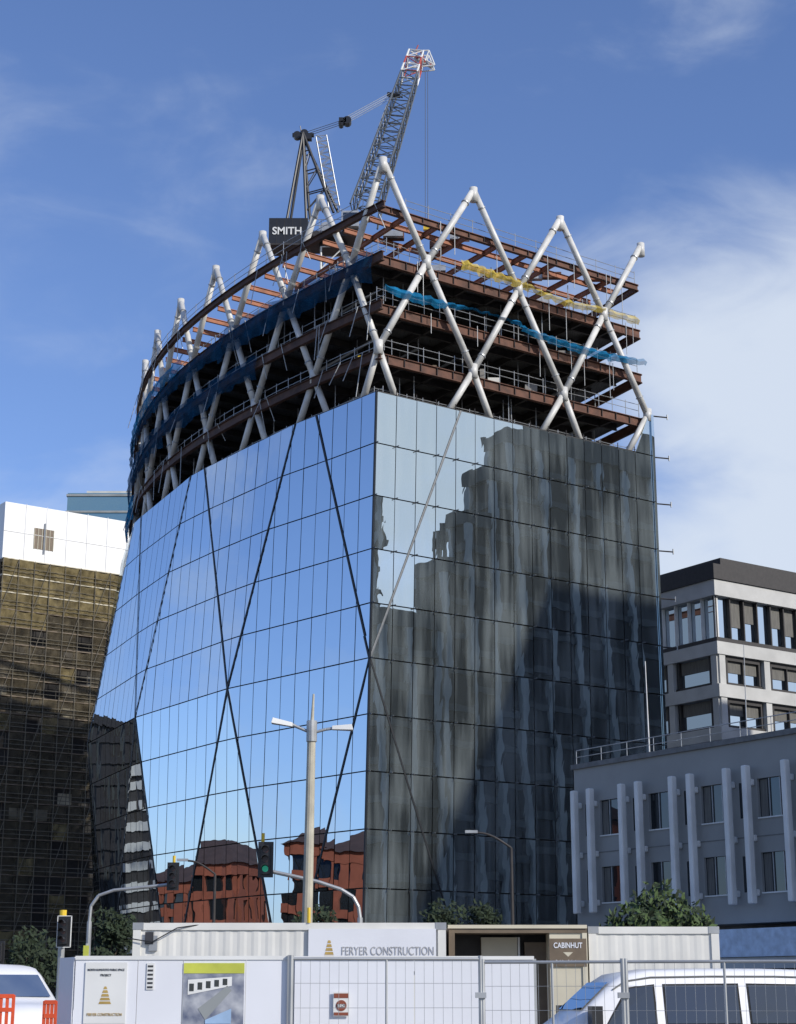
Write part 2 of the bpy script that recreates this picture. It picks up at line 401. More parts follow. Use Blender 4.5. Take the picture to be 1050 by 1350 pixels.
# floors --------------------------------------------------------
fl=B()
def outline(z,off):
    pts=[PC(z,off)]+[PL(i*.25,z,off+.35) for i in range(1,29)]
    pts+= [v3(BK,z)+Vector((0,off,0)), PR(RW+off*.5,z,off)]
    return pts
def slab(z,th=.16,off=-1.1,top='slab',bot='deck'):
    p=outline(z,off); q=[Vector((a.x,a.y,z-th)) for a in p]
    fl.poly(p[::-1],top); fl.poly(q,bot)
    n=len(p)
    for i in range(n):
        j=(i+1)%n
        fl.poly([q[i],q[j],p[j],p[i]],'slab')
def ibeam(a,b_,h,w,k):
    a=Vector(a);b_=Vector(b_)
    fl.beam(a,b_,.06,h,k); fl.beam(a+Vector((0,0,h/2)),b_+Vector((0,0,h/2)),w,.05,k); fl.beam(a-Vector((0,0,h/2)),b_-Vector((0,0,h/2)),w,.05,k)
def frame(z,k,k2,h=.72,sec=True,drop=.55):
    zz=z-drop
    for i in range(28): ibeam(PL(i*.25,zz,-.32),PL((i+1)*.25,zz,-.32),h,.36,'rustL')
    for i in range(3): ibeam(PR(i*9.3+(0.3 if i==0 else 0),zz,-.9),PR((i+1)*9.3,zz,-.9),h,.34,k)
    for i in range(1,18):
        p=PR(i*RW/18,zz,-.80); fl.beam(p-Vector((0,0,h/2)),p+Vector((0,0,h/2)),.05,.14,'darkst')
    ibeam(PR(RW,zz,-.9),v3(BK,zz),h,.3,k); ibeam(v3(BK,zz),PL(7,zz,-.9),h,.3,k)
    if sec:
        for i in range(1,9):
            p=PR(i*3.1,zz,-1.0); ln=14+ i*3.4
            q=p+Vector((LD.x*ln,LD.y*ln,0)); ibeam(p,q,h*.75,.22,k2)
        for i in range(1,19):
            s=i/3+0.0; p=PL(s,zz,-1.0); ln=26-(i-12)*.6 if i>12 else 26
            q=p+Vector((RD.x*ln,RD.y*ln,0)); ibeam(p,q,h*.75,.22,k2)
for z in (44.3,N1,L2,L3):
    slab(z); frame(z,'rust','darkst')
frame(L4,'rust','rust2',.5,True,.25)
fl.obj('floor_plates',tower)
ic=B()
for i in range(0,3):
    for j in range(1,6):
        p=V0+RD*(4.65+i*9.3)+LD*(j*8.5)
        ic.tube(v3(p,.1),v3(p,L4-.6 if (i+j)%2 else L3),.28,'darkst',8)
c0=V0+RD*13+LD*24
ic.hexa([v3(c0+RD*a+LD*d,z) for z in (.1,L3-.3) for a,d in ((-5,-5),(5,-5),(5,9),(-5,9))],'concrete')
for z in (44.3,N1,L2,L3):
    for _ in range(44):
        if random.random()<.5:
            p=PR(random.uniform(2,26),z,-random.uniform(1.8,7))
        else:
            p=PL(random.uniform(.3,6.6),z,-random.uniform(1.8,7))
        w_,h_=random.uniform(.3,1.1),random.uniform(.3,1.3)
        ic.box(p.x-w_/2,p.x+w_/2,p.y-.4,p.y+.4,z+.01,z+h_,random.choice(['galv','brown','slab','yellow','darkst','white','brown']))
    for _ in range(46):
        p=PR(random.uniform(1,27),z,-random.uniform(1.6,12)) if random.random()<.5 else PL(random.uniform(.2,6.6),z,-random.uniform(1.6,9))
        ic.tube(p,p+Vector((0,0,3.5 if z<L3 else 2.5)),.045,'galv',5)
    for i in range(6):
        p=PR(3+4*i,z+2.7,-random.uniform(3,6)); q_=p+Vector((LD.x*9,LD.y*9,0))
        if z<L3: ic.tube(p,q_,.12,random.choice(['galv','darkst']),6)
ic.obj('core_and_columns',tower)
# diagrid -------------------------------------------------------
dg=B(); R_=.265
TO=-.28
def nodeL(k,z): return PC(z,TO) if k==0 else PL(k,z,-.62)
def nodeR(t,z): return PC(z,TO) if t==0 else PR(t,z,TO)
def strut(a,b_): dg.tube(a,b_,R_,'white',12)
half=lambda a,b_,t: a+(b_-a)*t
for k in range(0,8):
    for d in (-.5,.5):
        m=k+d
        if m<0 or m>7: continue
        strut(nodeL(k,N1),nodeL(m,L3)); strut(nodeL(m,L3),half(nodeL(m,L3),nodeL(k,AP),.97))
        strut(nodeL(k,N1),half(nodeL(k,N1),nodeL(m,N1-8),.55))
    ap=nodeL(k,AP); dg.tube(ap+Vector((0,0,-1.0)),ap+Vector((0,0,.2)),.33,'white',12)
for k in range(0,4):
    for d in (-.5,.5):
        m=k+d
        if m<0 or m>3: continue
        strut(nodeR(k*9.3,N1),nodeR(m*9.3,L3)); strut(nodeR(m*9.3,L3),half(nodeR(m*9.3,L3),nodeR(k*9.3,AP),.97))
        lo=half(nodeR(k*9.3,N1),nodeR(m*9.3,N1-8),.5); lo=lo-Vector((RN.x,RN.y,0))*.45
        strut(nodeR(k*9.3,N1),lo)
    if k:
        ap=nodeR(k*9.3,AP); dg.tube(ap+Vector((0,0,-1.0)),ap+Vector((0,0,.2)),.33,'white',12)
for k in range(15):
    p=nodeL(k/2,L3 if k%2 else N1); dg.tube(p-Vector((0,0,.55)),p+Vector((0,0,.55)),.36,'white',12)
for k in range(1,7):
    p=nodeR(k*4.65,L3 if k%2 else N1); dg.tube(p-Vector((0,0,.55)),p+Vector((0,0,.55)),.36,'white',12)
dg.obj('diagrid_frame',tower,smooth=True)
gj=B()
for k in range(0,4):
    for d in (-.5,.5):
        m=k+d
        if 0<=m<=3:
            for A,C in ((nodeR(k*9.3,N1),nodeR(m*9.3,L3)),(nodeR(k*9.3,AP),nodeR(m*9.3,L3))):
                for t in (.18,.84):
                    p=half(A,C,t); dd=(C-A).normalized(); gj.tube(p-dd*.05,p+dd*.05,.33,'galv',14)
for k in range(0,8):
    for d in (-.5,.5):
        m=k+d
        if 0<=m<=7:
            for A,C in ((nodeL(k,N1),nodeL(m,L3)),(nodeL(k,AP),nodeL(m,L3))):
                for t in (.18,.84):
                    p=half(A,C,t); dd=(C-A).normalized(); gj.tube(p-dd*.05,p+dd*.05,.33,'galv',14)
gj.obj('flange_joints',tower)
gr=B()
def rail(fn,a,b_,z,step,off=-1.0):
    n=max(1,int(abs(b_-a)/step)); P=[fn(a+(b_-a)*i/n,z,off) for i in range(n+1)]
    for p in P: gr.tube(p,p+Vector((0,0,1.25)),.03,'galv',5)
    for h in (.55,1.1):
        gr.pipe([p+Vector((0,0,h+random.uniform(-.02,.02))) for p in P],.028,'galv',5)
for z in (44.3,N1,L2,L3):
    rail(PR,.5,RW-.3,z,1.5); rail(PL,.05,7,z,.2)
rail(PR,3,RW-.3,L4,2.2,-.9); rail(PL,.3,6.8,L4,.3,-.32)
for i in range(1,16):
    p=PR(i*RW/15,ZR,-.05); gr.tube(p,p+Vector((0,0,.45)),.04,'darkst',5)
for i in range(1,22):
    t=random.uniform(1,27); z=random.choice((L2,L3,L4)); p=PR(t,z,-.5); gr.tube(p,p-Vector((0,0,random.uniform(1.5,3.6))),.03,'galv',5)
for i in range(60):
    s=random.uniform(.1,6.8); z=random.choice((N1,L2,L3,L4)); p=PL(s,z,-.1); gr.tube(p,p-Vector((random.uniform(-.9,.9),0,random.uniform(1.5,3.8))),.035,'galv',5)
gr.obj('edge_protection',tower)
nb=B()
def net(fn,a,b_,z0f,z1f,k,n=40,off=.25,amp=.3):
    P=[]
    ph=random.random()*9
    for i in range(n+1):
        s=a+(b_-a)*i/n; t=i/n
        z0=z0f(t)+math.sin(i*.9+ph)*amp*.5+random.uniform(-amp,amp)*.45; z1=z1f(t)+math.sin(i*1.3+ph)*amp*.4
        o_=off+math.sin(i*1.7+ph)*.12+random.uniform(-.08,.08)
        P.append((fn(s,z0,o_-.1),fn(s,(z0+z1)/2,o_+.12),fn(s,z1,o_-.15)))
    for p,q in zip(P,P[1:]):
        nb.poly([p[0],q[0],q[1],p[1]],k); nb.poly([p[1],q[1],q[2],p[2]],k)
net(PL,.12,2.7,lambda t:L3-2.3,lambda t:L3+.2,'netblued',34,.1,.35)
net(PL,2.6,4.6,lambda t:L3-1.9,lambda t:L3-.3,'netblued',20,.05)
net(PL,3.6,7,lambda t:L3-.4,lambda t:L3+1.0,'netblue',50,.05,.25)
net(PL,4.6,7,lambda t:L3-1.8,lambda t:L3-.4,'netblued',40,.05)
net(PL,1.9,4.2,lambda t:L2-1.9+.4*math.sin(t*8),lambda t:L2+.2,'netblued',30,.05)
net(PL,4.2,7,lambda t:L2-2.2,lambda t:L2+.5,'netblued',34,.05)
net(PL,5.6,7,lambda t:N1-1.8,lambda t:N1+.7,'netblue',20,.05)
net(PR,.3,14,lambda t:L2+.62-.35*math.sin(t*6.3),lambda t:L2+1.12,'netblue',46,.1,.10)
net(PR,14,27.6,lambda t:L2+.3-.5*math.sin(t*3.1),lambda t:L2+.85-.3*math.sin(t*3.1),'netblue',46,.1,.10)
net(PR,8.0,15,lambda t:L3+.30-.3*t,lambda t:L3+1.15-.4*t,'netyel',30,.0,.14)
net(PR,14.5,23.2,lambda t:L3+.15-.5*math.sin(t*3.1),lambda t:L3+.65-.4*math.sin(t*3.1),'netyel',30,.1,.12)
net(PR,23,27.6,lambda t:L3+.2,lambda t:L3+.9,'netyel',12,-.6,.1)
nb.obj('debris_nets',tower)
rc=B()
for _ in range(16):
    s=random.uniform(.6,6); p=PL(s,L3,-random.uniform(3,10)); a=random.uniform(0,3)
    rc.beam(p+Vector((0,0,1)),p+Vector((3*math.cos(a),3*math.sin(a),1.2)),.3,.4,random.choice(['rust2','white','rust','galv']))
for _ in range(10):
    p=PR(random.uniform(3,25),L4,-random.uniform(2,9)); rc.box(p.x-.8,p.x+.8,p.y-.3,p.y+.3,L4,L4+.5,random.choice(['rust2','galv','rust']))
rc.obj('loose_steel',tower)

# ------------------------------------------------------------ crane
crn=empty('tower_crane'); c=B()
CY=146
def lattice(bd,a,b_,w0,w1,n,k,rc_=.09,rl=.05,side=None,kf=None):
    a=Vector(a);b_=Vector(b_);d=(b_-a).normalized()
    x=Vector(side) if side else d.cross(Vector((0,1,0))).normalized()
    x=(x-d*x.dot(d)).normalized(); y=d.cross(x).normalized()
    R=[]
    for i in range(n+1):
        t=i/n; w=(w0+(w1-w0)*t)/2
        p=a+(b_-a)*t
        R.append([p+x*w+y*w,p-x*w+y*w,p-x*w-y*w,p+x*w-y*w])
    for i in range(n):
        kk=kf(i/n) if kf else k
        for j in range(4):
            bd.tube(R[i][j],R[i+1][j],rc_,kk,6,cap=False)
            j2=(j+1)%4
            if i%2: bd.tube(R[i][j],R[i+1][j2],rl,kk,5,cap=False)
            else: bd.tube(R[i][j2],R[i+1][j],rl,kk,5,cap=False)
            bd.tube(R[i+1][j],R[i+1][j2],rl,kk,5,cap=False)
    return R
jb=at(480,285,CY); jt=at(549,74,CY+14)
lattice(c,jb,jt,2.5,1.5,20,'jib',.095,.055,side=(1,0,0),kf=lambda t:('redp' if (int(t*20)%3==0) else 'fin') if t>.84 else 'jib')
for dx in (.1,.9,1.5):
    p=jt+Vector((dx,0,-.2-dx*.5)); c.tube(p-Vector((0,.12,0)),p+Vector((0,.12,0)),.32,'galv',14); c.tube(p-Vector((0,.14,0)),p+Vector((0,.14,0)),.12,'redp',10)
for a_,b2,k_ in (((-.6,.3),(1.9,-1.3),'fin'),((-.6,.3),(1.3,.4),'fin'),((1.3,.4),(1.9,-1.3),'fin'),((.4,.35),(.9,-.8),'redp'),((.9,-.8),(1.3,.4),'fin'),((-.6,-1.6),(1.9,-1.3),'fin'),((0,.5),(.2,1.0),'redp')):
    for y in (-.5,.5): c.tube(jt+Vector((a_[0],y,a_[1])),jt+Vector((b2[0],y,b2[1])),.07,k_,6)
htp=at(561,95,CY+14); hb=at(561,290,CY+14); c.tube(htp,hb,.025,'black',5); c.tube(htp+Vector((.25,0,0)),hb+Vector((.25,0,0)),.025,'black',5)
c.box(hb.x-.2,hb.x+.45,hb.y-.2,hb.y+.2,hb.z-1.1,hb.z,'yellow')
wa=jb+(jt-jb)*.1+Vector((-1.2,0,0)); wb=jb+(jt-jb)*.62+Vector((-1.0,0,0)); c.tube(wa,wb,.04,'galv',5); c.tube(wa+Vector((-.1,0,1)),wb+Vector((-.1,0,.9)),.03,'galv',5)
at_=at(400,178,CY)
for u,v,y in ((378,292,CY-1.5),(383,292,CY+1.5),(404,290,CY-1.5),(409,290,CY+1.5),(440,280,CY-1.5),(446,280,CY+1.5)):
    c.tube(at(u,v,y),at_+Vector((0,(y-CY)*.35,0)),.13,'black',8)
for t in (.3,.55,.78):
    for y in (-1.5,1.5):
        a1=at(404,290,CY+y); a2=at(441,280,CY+y); tp=at_+Vector((0,y*.35,0))
        c.tube(a1+(tp-a1)*t,a2+(tp-a2)*t,.06,'black',6); c.tube(a1+(tp-a1)*(t-.2),a2+(tp-a2)*t,.05,'black',6)
c.tube(at_+Vector((-1,0,0)),at_+Vector((1,0,0)),.22,'black',8)
for dx in (-.55,.1):
    p=at_+Vector((dx,0,.1+dx*.3)); c.tube(p-Vector((0,.25,0)),p+Vector((0,.25,0)),.38,'black',14)
c.tube(at_+Vector((-.2,0,.3)),at_+Vector((-.3,0,.95)),.05,'black',6); c.box(at_.x+.2,at_.x+.8,CY-.3,CY+.3,at_.z-.5,at_.z+.1,'black')
lattice(c,at(441,275,CY+1),at(424,182,CY+1),1.0,1.0,12,'galv',.045,.03,side=(1,0,0))
c.tube(at(424,182,CY+1),at(418,178,CY+1),.06,'galv',6)
bb=at(454,160,CY+5); st=at(516,124,CY+10)
for dy in (-.4,0,.4):
    v_=Vector((0,dy,0)); c.tube(at_+v_,bb+v_,.03,'black',5); c.tube(bb+v_+Vector((0,0,.15)),st+v_,.03,'galv',5); c.tube(bb+v_-Vector((0,0,.1)),st+v_-Vector((0,0,.25)),.025,'galv',5)
c.box(bb.x-.5,bb.x+.2,bb.y-.4,bb.y+.4,bb.z-.25,bb.z+.25,'black'); c.tube(bb+Vector((.3,-.4,0)),bb+Vector((.3,.4,0)),.4,'black',12)
c.tube(bb+Vector((-.3,-.4,-.3)),bb+Vector((-.3,.4,-.3)),.25,'black',10)
c.tube(st+Vector((-.4,0,0)),st+Vector((.9,0,-.2)),.25,'black',8); c.tube(st,jb+(jt-jb)*.72,.08,'black',6)
dk=at(425,318,CY)
c.box(dk.x-4.2,dk.x+3.8,CY-2,CY+2,dk.z-.35,dk.z+.15,'darkst')
for i in range(9):
    x=dk.x-4.2+i
    for y in (CY-2,CY+2): c.tube((x,y,dk.z),(x,y,dk.z+1.3),.03,'galv',5)
for h in (.65,1.25): c.tube((dk.x-4.2,CY-2,dk.z+h),(dk.x+3.8,CY-2,dk.z+h),.03,'galv',5)
c.tube((dk.x-1.5,CY-1,dk.z+.9),(dk.x-1.5,CY+1,dk.z+.9),.7,'darkst',14); c.tube((dk.x+.4,CY-1,dk.z+.9),(dk.x+.4,CY+1,dk.z+.9),.6,'galv',14)
c.box(dk.x+1.9,dk.x+3.4,CY-2.9,CY-1.4,dk.z+.2,dk.z+1.7,'galv'); c.box(dk.x+2.0,dk.x+3.3,CY-2.93,CY-2.89,dk.z+.6,dk.z+1.5,'win')
c.tube((dk.x+1,CY,dk.z-1),(dk.x+1,CY,dk.z-.3),1.3,'darkst',16)
lattice(c,(dk.x+1,CY,45),(dk.x+1,CY,dk.z-1),2.1,2.1,10,'fin',.1,.06,side=(1,0,0))
cw=at(381,309,CY-2)
c.box(cw.x-1.75,cw.x+1.75,CY-2.8,CY-.5,cw.z-1.25,cw.z+1.25,'black'); c.box(cw.x-1.9,cw.x+1.9,CY-2.9,CY-.4,cw.z-1.4,cw.z-1.25,'darkst')
for i in range(1,5): c.box(cw.x-1.75+i*.7-.02,cw.x-1.75+i*.7+.02,CY-2.82,CY-2.8,cw.z-1.25,cw.z+1.25,'darkst')
c.obj('crane_structure',crn)
text('SMITH',1.0,(cw.x-.1,CY-2.85,cw.z-.05),'fin',crn,'lettering',0,.95,bold=.02)

# ------------------------------------------------------------ scaffold building (left)
e=empty('scaffolded_building'); q=B()
P0=at(5,700,200); P0=Vector((P0.x,P0.y))
def SP(t,z,w=0): p=P0+RD*t+RN*w; return Vector((p.x,p.y,z))
TOPZ=at(20,664,201).z; WZ=at(20,738,201).z
q.hexa([SP(0,WZ,0),SP(24,WZ,0),SP(24,WZ,-25),SP(0,WZ,-25),SP(0,TOPZ,0),SP(24,TOPZ,0),SP(24,TOPZ,-25),SP(0,TOPZ,-25)],'wrap')
for i in range(1,9): q.tube(SP(i*2.7,WZ,.02),SP(i*2.7,TOPZ+.1,.02),.05,'wrap',5)
q.tube(SP(0,WZ+3.4,.02),SP(24,WZ+3.4,.02),.04,'wrap',5)
q.hexa([SP(.4,0,-1.8),SP(24,0,-1.8),SP(24,0,-25),SP(.4,0,-25),SP(.4,WZ-.1,-1.8),SP(24,WZ-.1,-1.8),SP(24,WZ-.1,-25),SP(.4,WZ-.1,-25)],'darkw')
q.hexa([SP(3.9,WZ+1.7,.02),SP(6.4,WZ+1.7,.02),SP(6.4,WZ+1.7,-.3),SP(3.9,WZ+1.7,-.3),SP(3.9,WZ+4.3,.02),SP(6.4,WZ+4.3,.02),SP(6.4,WZ+4.3,-.3),SP(3.9,WZ+4.3,-.3)],'brown')
for i in range(6):
    q.beam(SP(3.9+.5*i,WZ+1.7,.06),SP(3.9+.5*i,WZ+4.3,.06),.08,.08,'cream')
q.beam(SP(5.2,WZ+1.2,.1),SP(5.2,WZ+5,.1),.15,.15,'galv')
lift=2.05; nz=int(WZ/lift)
for i in range(nz):
    z=WZ-i*lift
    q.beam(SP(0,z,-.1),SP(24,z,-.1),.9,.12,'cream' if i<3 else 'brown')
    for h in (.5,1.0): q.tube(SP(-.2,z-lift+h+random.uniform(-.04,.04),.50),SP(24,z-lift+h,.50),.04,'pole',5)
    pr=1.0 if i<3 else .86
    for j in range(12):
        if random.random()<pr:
            k='gnet' if (i<3 or (i==3 and random.random()<.5) or random.random()<.04) else 'gnetd'  # top lifts coloured as sunlit, those below as shaded
            w2=2.0; nx=5; nzz=2
            sag=random.uniform(0,.25)
            G=[[SP(j*w2+w2*a/nx, z-lift+.03+(lift-.03)*c_/nzz-(sag*math.sin(math.pi*a/nx) if c_==nzz else 0), .34+random.uniform(-.10,.10)) for a in range(nx+1)] for c_ in range(nzz+1)]
            for c_ in range(nzz):
                for a in range(nx): q.poly([G[c_][a],G[c_][a+1],G[c_+1][a+1],G[c_+1][a]],k)
    for j in range(8):
        if random.random()<.3: q.poly([SP(j*3+.5,z-1.7,-1.77),SP(j*3+2.3,z-1.7,-1.77),SP(j*3+2.3,z-.4,-1.77),SP(j*3+.5,z-.4,-1.77)],random.choice(['cream','brown','concrete']))
    if i%3==0:
        for j in range(0,6): q.tube(SP(j*4,z-lift*3 if z>lift*3 else 0,.55),SP(j*4+2,z,.55),.035,'pole',5)
for j in range(13):
    for w_ in (.50,-.5): q.tube(SP(j*2.0,0,w_),SP(j*2.0,WZ,w_),.045,'pole',5)
q.obj('scaffold_and_wrap',e)
e=empty('green_glass_building'); q=B(); g0=at(88,676,330); g1=at(150,676,330); tz=at(120,650,330).z
q.box(g0.x,g1.x+8,330,350,0,tz,'gglass')
for i in range(5): q.box(g0.x-.2,g1.x+8.2,329.7,350.2,tz-i*3.4-.7,tz-i*3.4-.3,'stonel')
q.box(g0.x+3,g1.x+8,334,346,tz,tz+1.6,'bandw'); q.obj('tower_block',e)

# ------------------------------------------------------------ grey low-rise (right)
e=empty('grey_office_building'); q=B()
C0=Vector((9.1,90.0)); GD=Vector((.549,-.836)); GN=Vector((-.836,-.549))
def GP(t,z,w=0): p=C0+GD*t+GN*w; return Vector((p.x,p.y,z))
def gbox(bd,t0,t1,z0,z1,w0,w1,k): bd.hexa([GP(t0,z0,w1),GP(t1,z0,w1),GP(t1,z0,w0),GP(t0,z0,w0),GP(t0,z1,w1),GP(t1,z1,w1),GP(t1,z1,w0),GP(t0,z1,w0)],k)
T1=31
gbox(q,0,T1,10.95,12.7,-20,0,'greywall')
gbox(q,0,T1,7.65,9.15,-20,0,'greywall')
gbox(q,0,T1,4.6,5.85,-20,0,'greywall')
for (z0,z1) in ((5.85,7.65),(9.15,10.95)):
    gbox(q,0,T1,z0,z1,-20,-.6,'darkw')
    gbox(q,0,2.0,z0,z1,-.6,-.002,'greywall')
    k=0
    while 2.0+3.7*k<T1:
        a=2.0+3.7*k; b1=a+2.0
        gbox(q,a,b1,z0,z1,-.20,-.14,'win')
        if k%3!=1: gbox(q,a+.06,a+.5,z0+.1,z1-.05,-.135,-.13,'curtain')
        if k%2: gbox(q,a+1.4,a+1.9,z0+.3,z1-.05,-.135,-.13,'curtain')
        gbox(q,a+.64,a+.68,z0,z1,-.13,-.08,'galv'); gbox(q,a+1.31,a+1.35,z0,z1,-.13,-.08,'galv'); gbox(q,a,b1,z0,z0+.06,-.13,.06,'fin')
        gbox(q,b1,min(T1,b1+1.7),z0,z1,-.6,-.002,'greywall'); k+=1
    for k in range(9):
        a=.85+3.7*k
        if a<T1-1: gbox(q,a,a+.6,z0+.1,z1-.1,.0,.006,'win')
gbox(q,-.1,T1,12.7,12.95,-20,.12,'greydk')
gbox(q,0,T1,8.36,8.40,.001,.02,'greydk')
gbox(q,0,T1,0,4.6,-20,-1.6,'greydk'); gbox(q,0,.5,0,4.6,-1.6,0,'greywall')
for k in range(8): gbox(q,1+3.7*k,3.9+3.7*k,.6,3.6,-1.6,-1.55,'win')
gbox(q,10.5,T1,3.1,4.3,-1.5,1.4,'awning'); gbox(q,10.5,T1,2.6,3.08,-1.5,1.3,'bandw')
for i in range(16):
    p=GP(i*2,12.95,-.2); q.tube(p,p+Vector((0,0,.75)),.02,'galv',5)
q.tube(GP(0,13.7,-.2),GP(T1,13.7,-.2),.025,'galv',5); q.tube(GP(0,13.35,-.2),GP(T1,13.35,-.2),.02,'galv',5)
q.obj('walls_and_windows',e)
f=B()
for k in range(9):
    for a in (.5+3.7*k,1.75+3.7*k):
        if a>T1-.5: continue
        gbox(f,a-.15,a+.15,5.4,11.55,.25,.60,'fin')
        for z in (5.9,8.3,10.8): gbox(f,a-.12,a+.12,z-.15,z+.15,.001,.25,'fin')
f.obj('vertical_fins',e,bevel=.06)

# ------------------------------------------------------------ banded tower (right, behind)
e=empty('banded_office_tower'); q=B()
K0=Vector((30.9,165))
def KP(a,b_,z): p=K0+LD*a+RD*b_; return Vector((p.x,p.y,z))
def kbox(a0,a1,b0,b1,z0,z1,k): q.hexa([KP(a0,b0,z0),KP(a1,b0,z0),KP(a1,b1,z0),KP(a0,b1,z0),KP(a0,b0,z1),KP(a1,b0,z1),KP(a1,b1,z1),KP(a0,b1,z1)],k)
A1,B1=26,34; H=42
kbox(.4,A1,.4,B1,0,H-1,'win')
kbox(-.5,A1,-.5,B1,H-1.5,H,'darkw'); kbox(1,A1-2,2,B1-2,H,H+1.2,'darkw')
kbox(-.35,A1,-.35,B1,H-3.1,H-1.53,'bandw')
kbox(-.1,A1,-.1,B1,H-7.6,H-7.2,'darkw')
for i in range(18):
    kbox(-.05,.35,1.9*i,1.9*i+.14,H-7.2,H-3.1,'darkw')
    if i<13: kbox(1.9*i,1.9*i+.14,-.05,.35,H-7.2,H-3.1,'fin')
    if i%3: kbox(.3,.39,1.9*i+.2,1.9*i+1.7,H-5.3-(i%2)*.6,H-3.1,'curtain')
z=H-8.9
while z>2:
    kbox(-.3,A1,-.3,B1,z,z+1.25,'bandw')
    kbox(.1,A1,.1,B1,z-2.9,z-2.6,'darkw')
    for i in range(7):
        kbox(-.2,.3,6.2*i,6.2*i+.8,z-2.9,z,'bandw')
        if i<5: kbox(6.2*i,6.2*i+.8,-.2,.3,z-2.9,z,'bandw')
        kbox(.02,.38,6.2*i+1.1,6.2*i+1.3,z-2.6,z,'darkw'); kbox(.02,.38,6.2*i+5.6,6.2*i+5.8,z-2.6,z,'darkw'); kbox(.02,.38,6.2*i+1.3,6.2*i+5.6,z-.45,z,'darkw'); kbox(.02,.38,6.2*i+3.4,6.2*i+3.5,z-2.6,z,'darkw')
        kbox(.3,.39,6.2*i+1.4,6.2*i+5.5,z-1.6,z-.45,'curtain')
        if i<5: kbox(6.2*i+1.1,6.2*i+1.3,.02,.38,z-2.6,z,'darkw'); kbox(6.2*i+5.6,6.2*i+5.8,.02,.38,z-2.6,z,'darkw'); kbox(6.2*i+1.4,6.2*i+5.5,.3,.39,z-1.3,z-.1,'curtain')
    z-=4.15
q.box(25.9,31,178,186,0,H+.5,'bandw')
q.obj('tower_block',e)
e=empty('rooftop_mast'); q=B(); m0=at(985,975,88); m1=at(981,850,88); q.tube((m0.x,m0.y,12.9),m1,.035,'galv',6,.02); m2=at(857,995,91); m3=at(851,872,91)
m2=Vector((m2.x,m2.y,12.9)); q.tube(m2,m3,.04,'fin',6,.025); q.obj('mast',e)

# ------------------------------------------------------------ surrounding city seen in the reflections, plus an added shadow caster
def block(name,fn,a0,a1,b0,b1,h,wall,pier,step,wall2='win',st=3.8,pw=.9,band=1.2,e=None,roof=None):
    if e is None: e=empty(name)
    q=B()
    def bx(x0,x1,y0,y1,z0,z1,k): q.hexa([fn(x0,y0,z0),fn(x1,y0,z0),fn(x1,y1,z0),fn(x0,y1,z0),fn(x0,y0,z1),fn(x1,y0,z1),fn(x1,y1,z1),fn(x0,y1,z1)],k)
    bx(a0+.5,a1-.5,b0+.5,b1-.5,0,h-.4,wall2)
    bx(a0-.1,a1+.1,b0-.1,b1+.1,h-1.6,h,wall)
    z=h-1.6-st+.9
    while z>1:
        bx(a0+.2,a1-.2,b0+.2,b1-.2,z,z+band,wall); z-=st
    x=a0
    while x<=a1-pw+.01:
        bx(x,x+pw,b0,b0+.6,0,h-1.6,pier); bx(x,x+pw,b1-.6,b1,0,h-1.6,pier); x+=step
    y=b0+step
    while y<=b1-pw-step*.5:
        bx(a0,a0+.6,y,y+pw,0,h-1.6,pier); bx(a1-.6,a1,y,y+pw,0,h-1.6,pier); y+=step
    if roof:
        r_=roof; m=(a0+a1)/2
        P=[fn(a0-.6,b0-.6,h),fn(a1+.6,b0-.6,h),fn(a1+.6,b1+.6,h),fn(a0-.6,b1+.6,h),fn(m,b0+6,h+r_),fn(m,b1-6,h+r_)]
        q.poly([P[0],P[1],P[4]],'tile'); q.poly([P[1],P[2],P[5],P[4]],'tile'); q.poly([P[2],P[3],P[5]],'tile'); q.poly([P[3],P[0],P[4],P[5]],'tile')
    q.obj('walls',e); return e
def TW(t,w,z): p=V0+RD*t+RN*w; return Vector((p.x,p.y,z))
st_=block('stone_office_tower',TW,46.5,100,41.5,46.5,61.5,'stone','stonel',4.2,'voidw',3.8,.7,.7)
for i,(a,b_,h) in enumerate(((28.5,36.2,38.5),(36.3,40,45),(40.1,43.2,51),(43.3,46.4,56.5))):
    block('',TW,a,b_,41.5,46.0,h,'stone','stonel',3.4,'voidw',3.8,.6,.7,e=st_)
q=B()
q.hexa([TW(a,w_,z) for z in (61.5,65.5) for a,w_ in ((52,42.5),(74,42.5),(74,46),(52,46))],'stone')
for i in range(6):
    p=TW(34.5+i*.6,43,45 if i>3 else 38.5); q.tube(p,p+Vector((0,0,2+i%3)),.22,'stone',6); q.box(p.x-.3,p.x+.3,p.y-.3,p.y+.3,p.z+1+i%2,p.z+3+i%2,'stone')
q.obj('rooftop_plant',st_)
block('unseen_shadow_tower',TW,55,82,120,172,108,'stone','stonel',5,'voidw',4.0,.8,.8)  # unseen tower added to throw the diagonal shadow onto the north glazing
def WX(a,b_,z): return Vector((a,b_,z))
block('red_brick_station',WX,-135,-112,124,151,22,'brick','brick',3.2,'win',4.2,1.5,roof=4)
block('red_brick_warehouse',WX,-140,-115,184,212,16,'brick','brick',3.2,'win',4.2,1.5,roof=4)
block('white_striped_tower',WX,-116,-100,236,246,31,'bandw','darkw',5,'darkw',3.0,.3,1.3)
block('dark_glass_tower',WX,-165,-98,268,300,51,'darkw','stone',3.0,'darkw',3.6,.4)
block('city_office_block',WX,-210,-170,60,120,14,'greywall','stone',4.0)

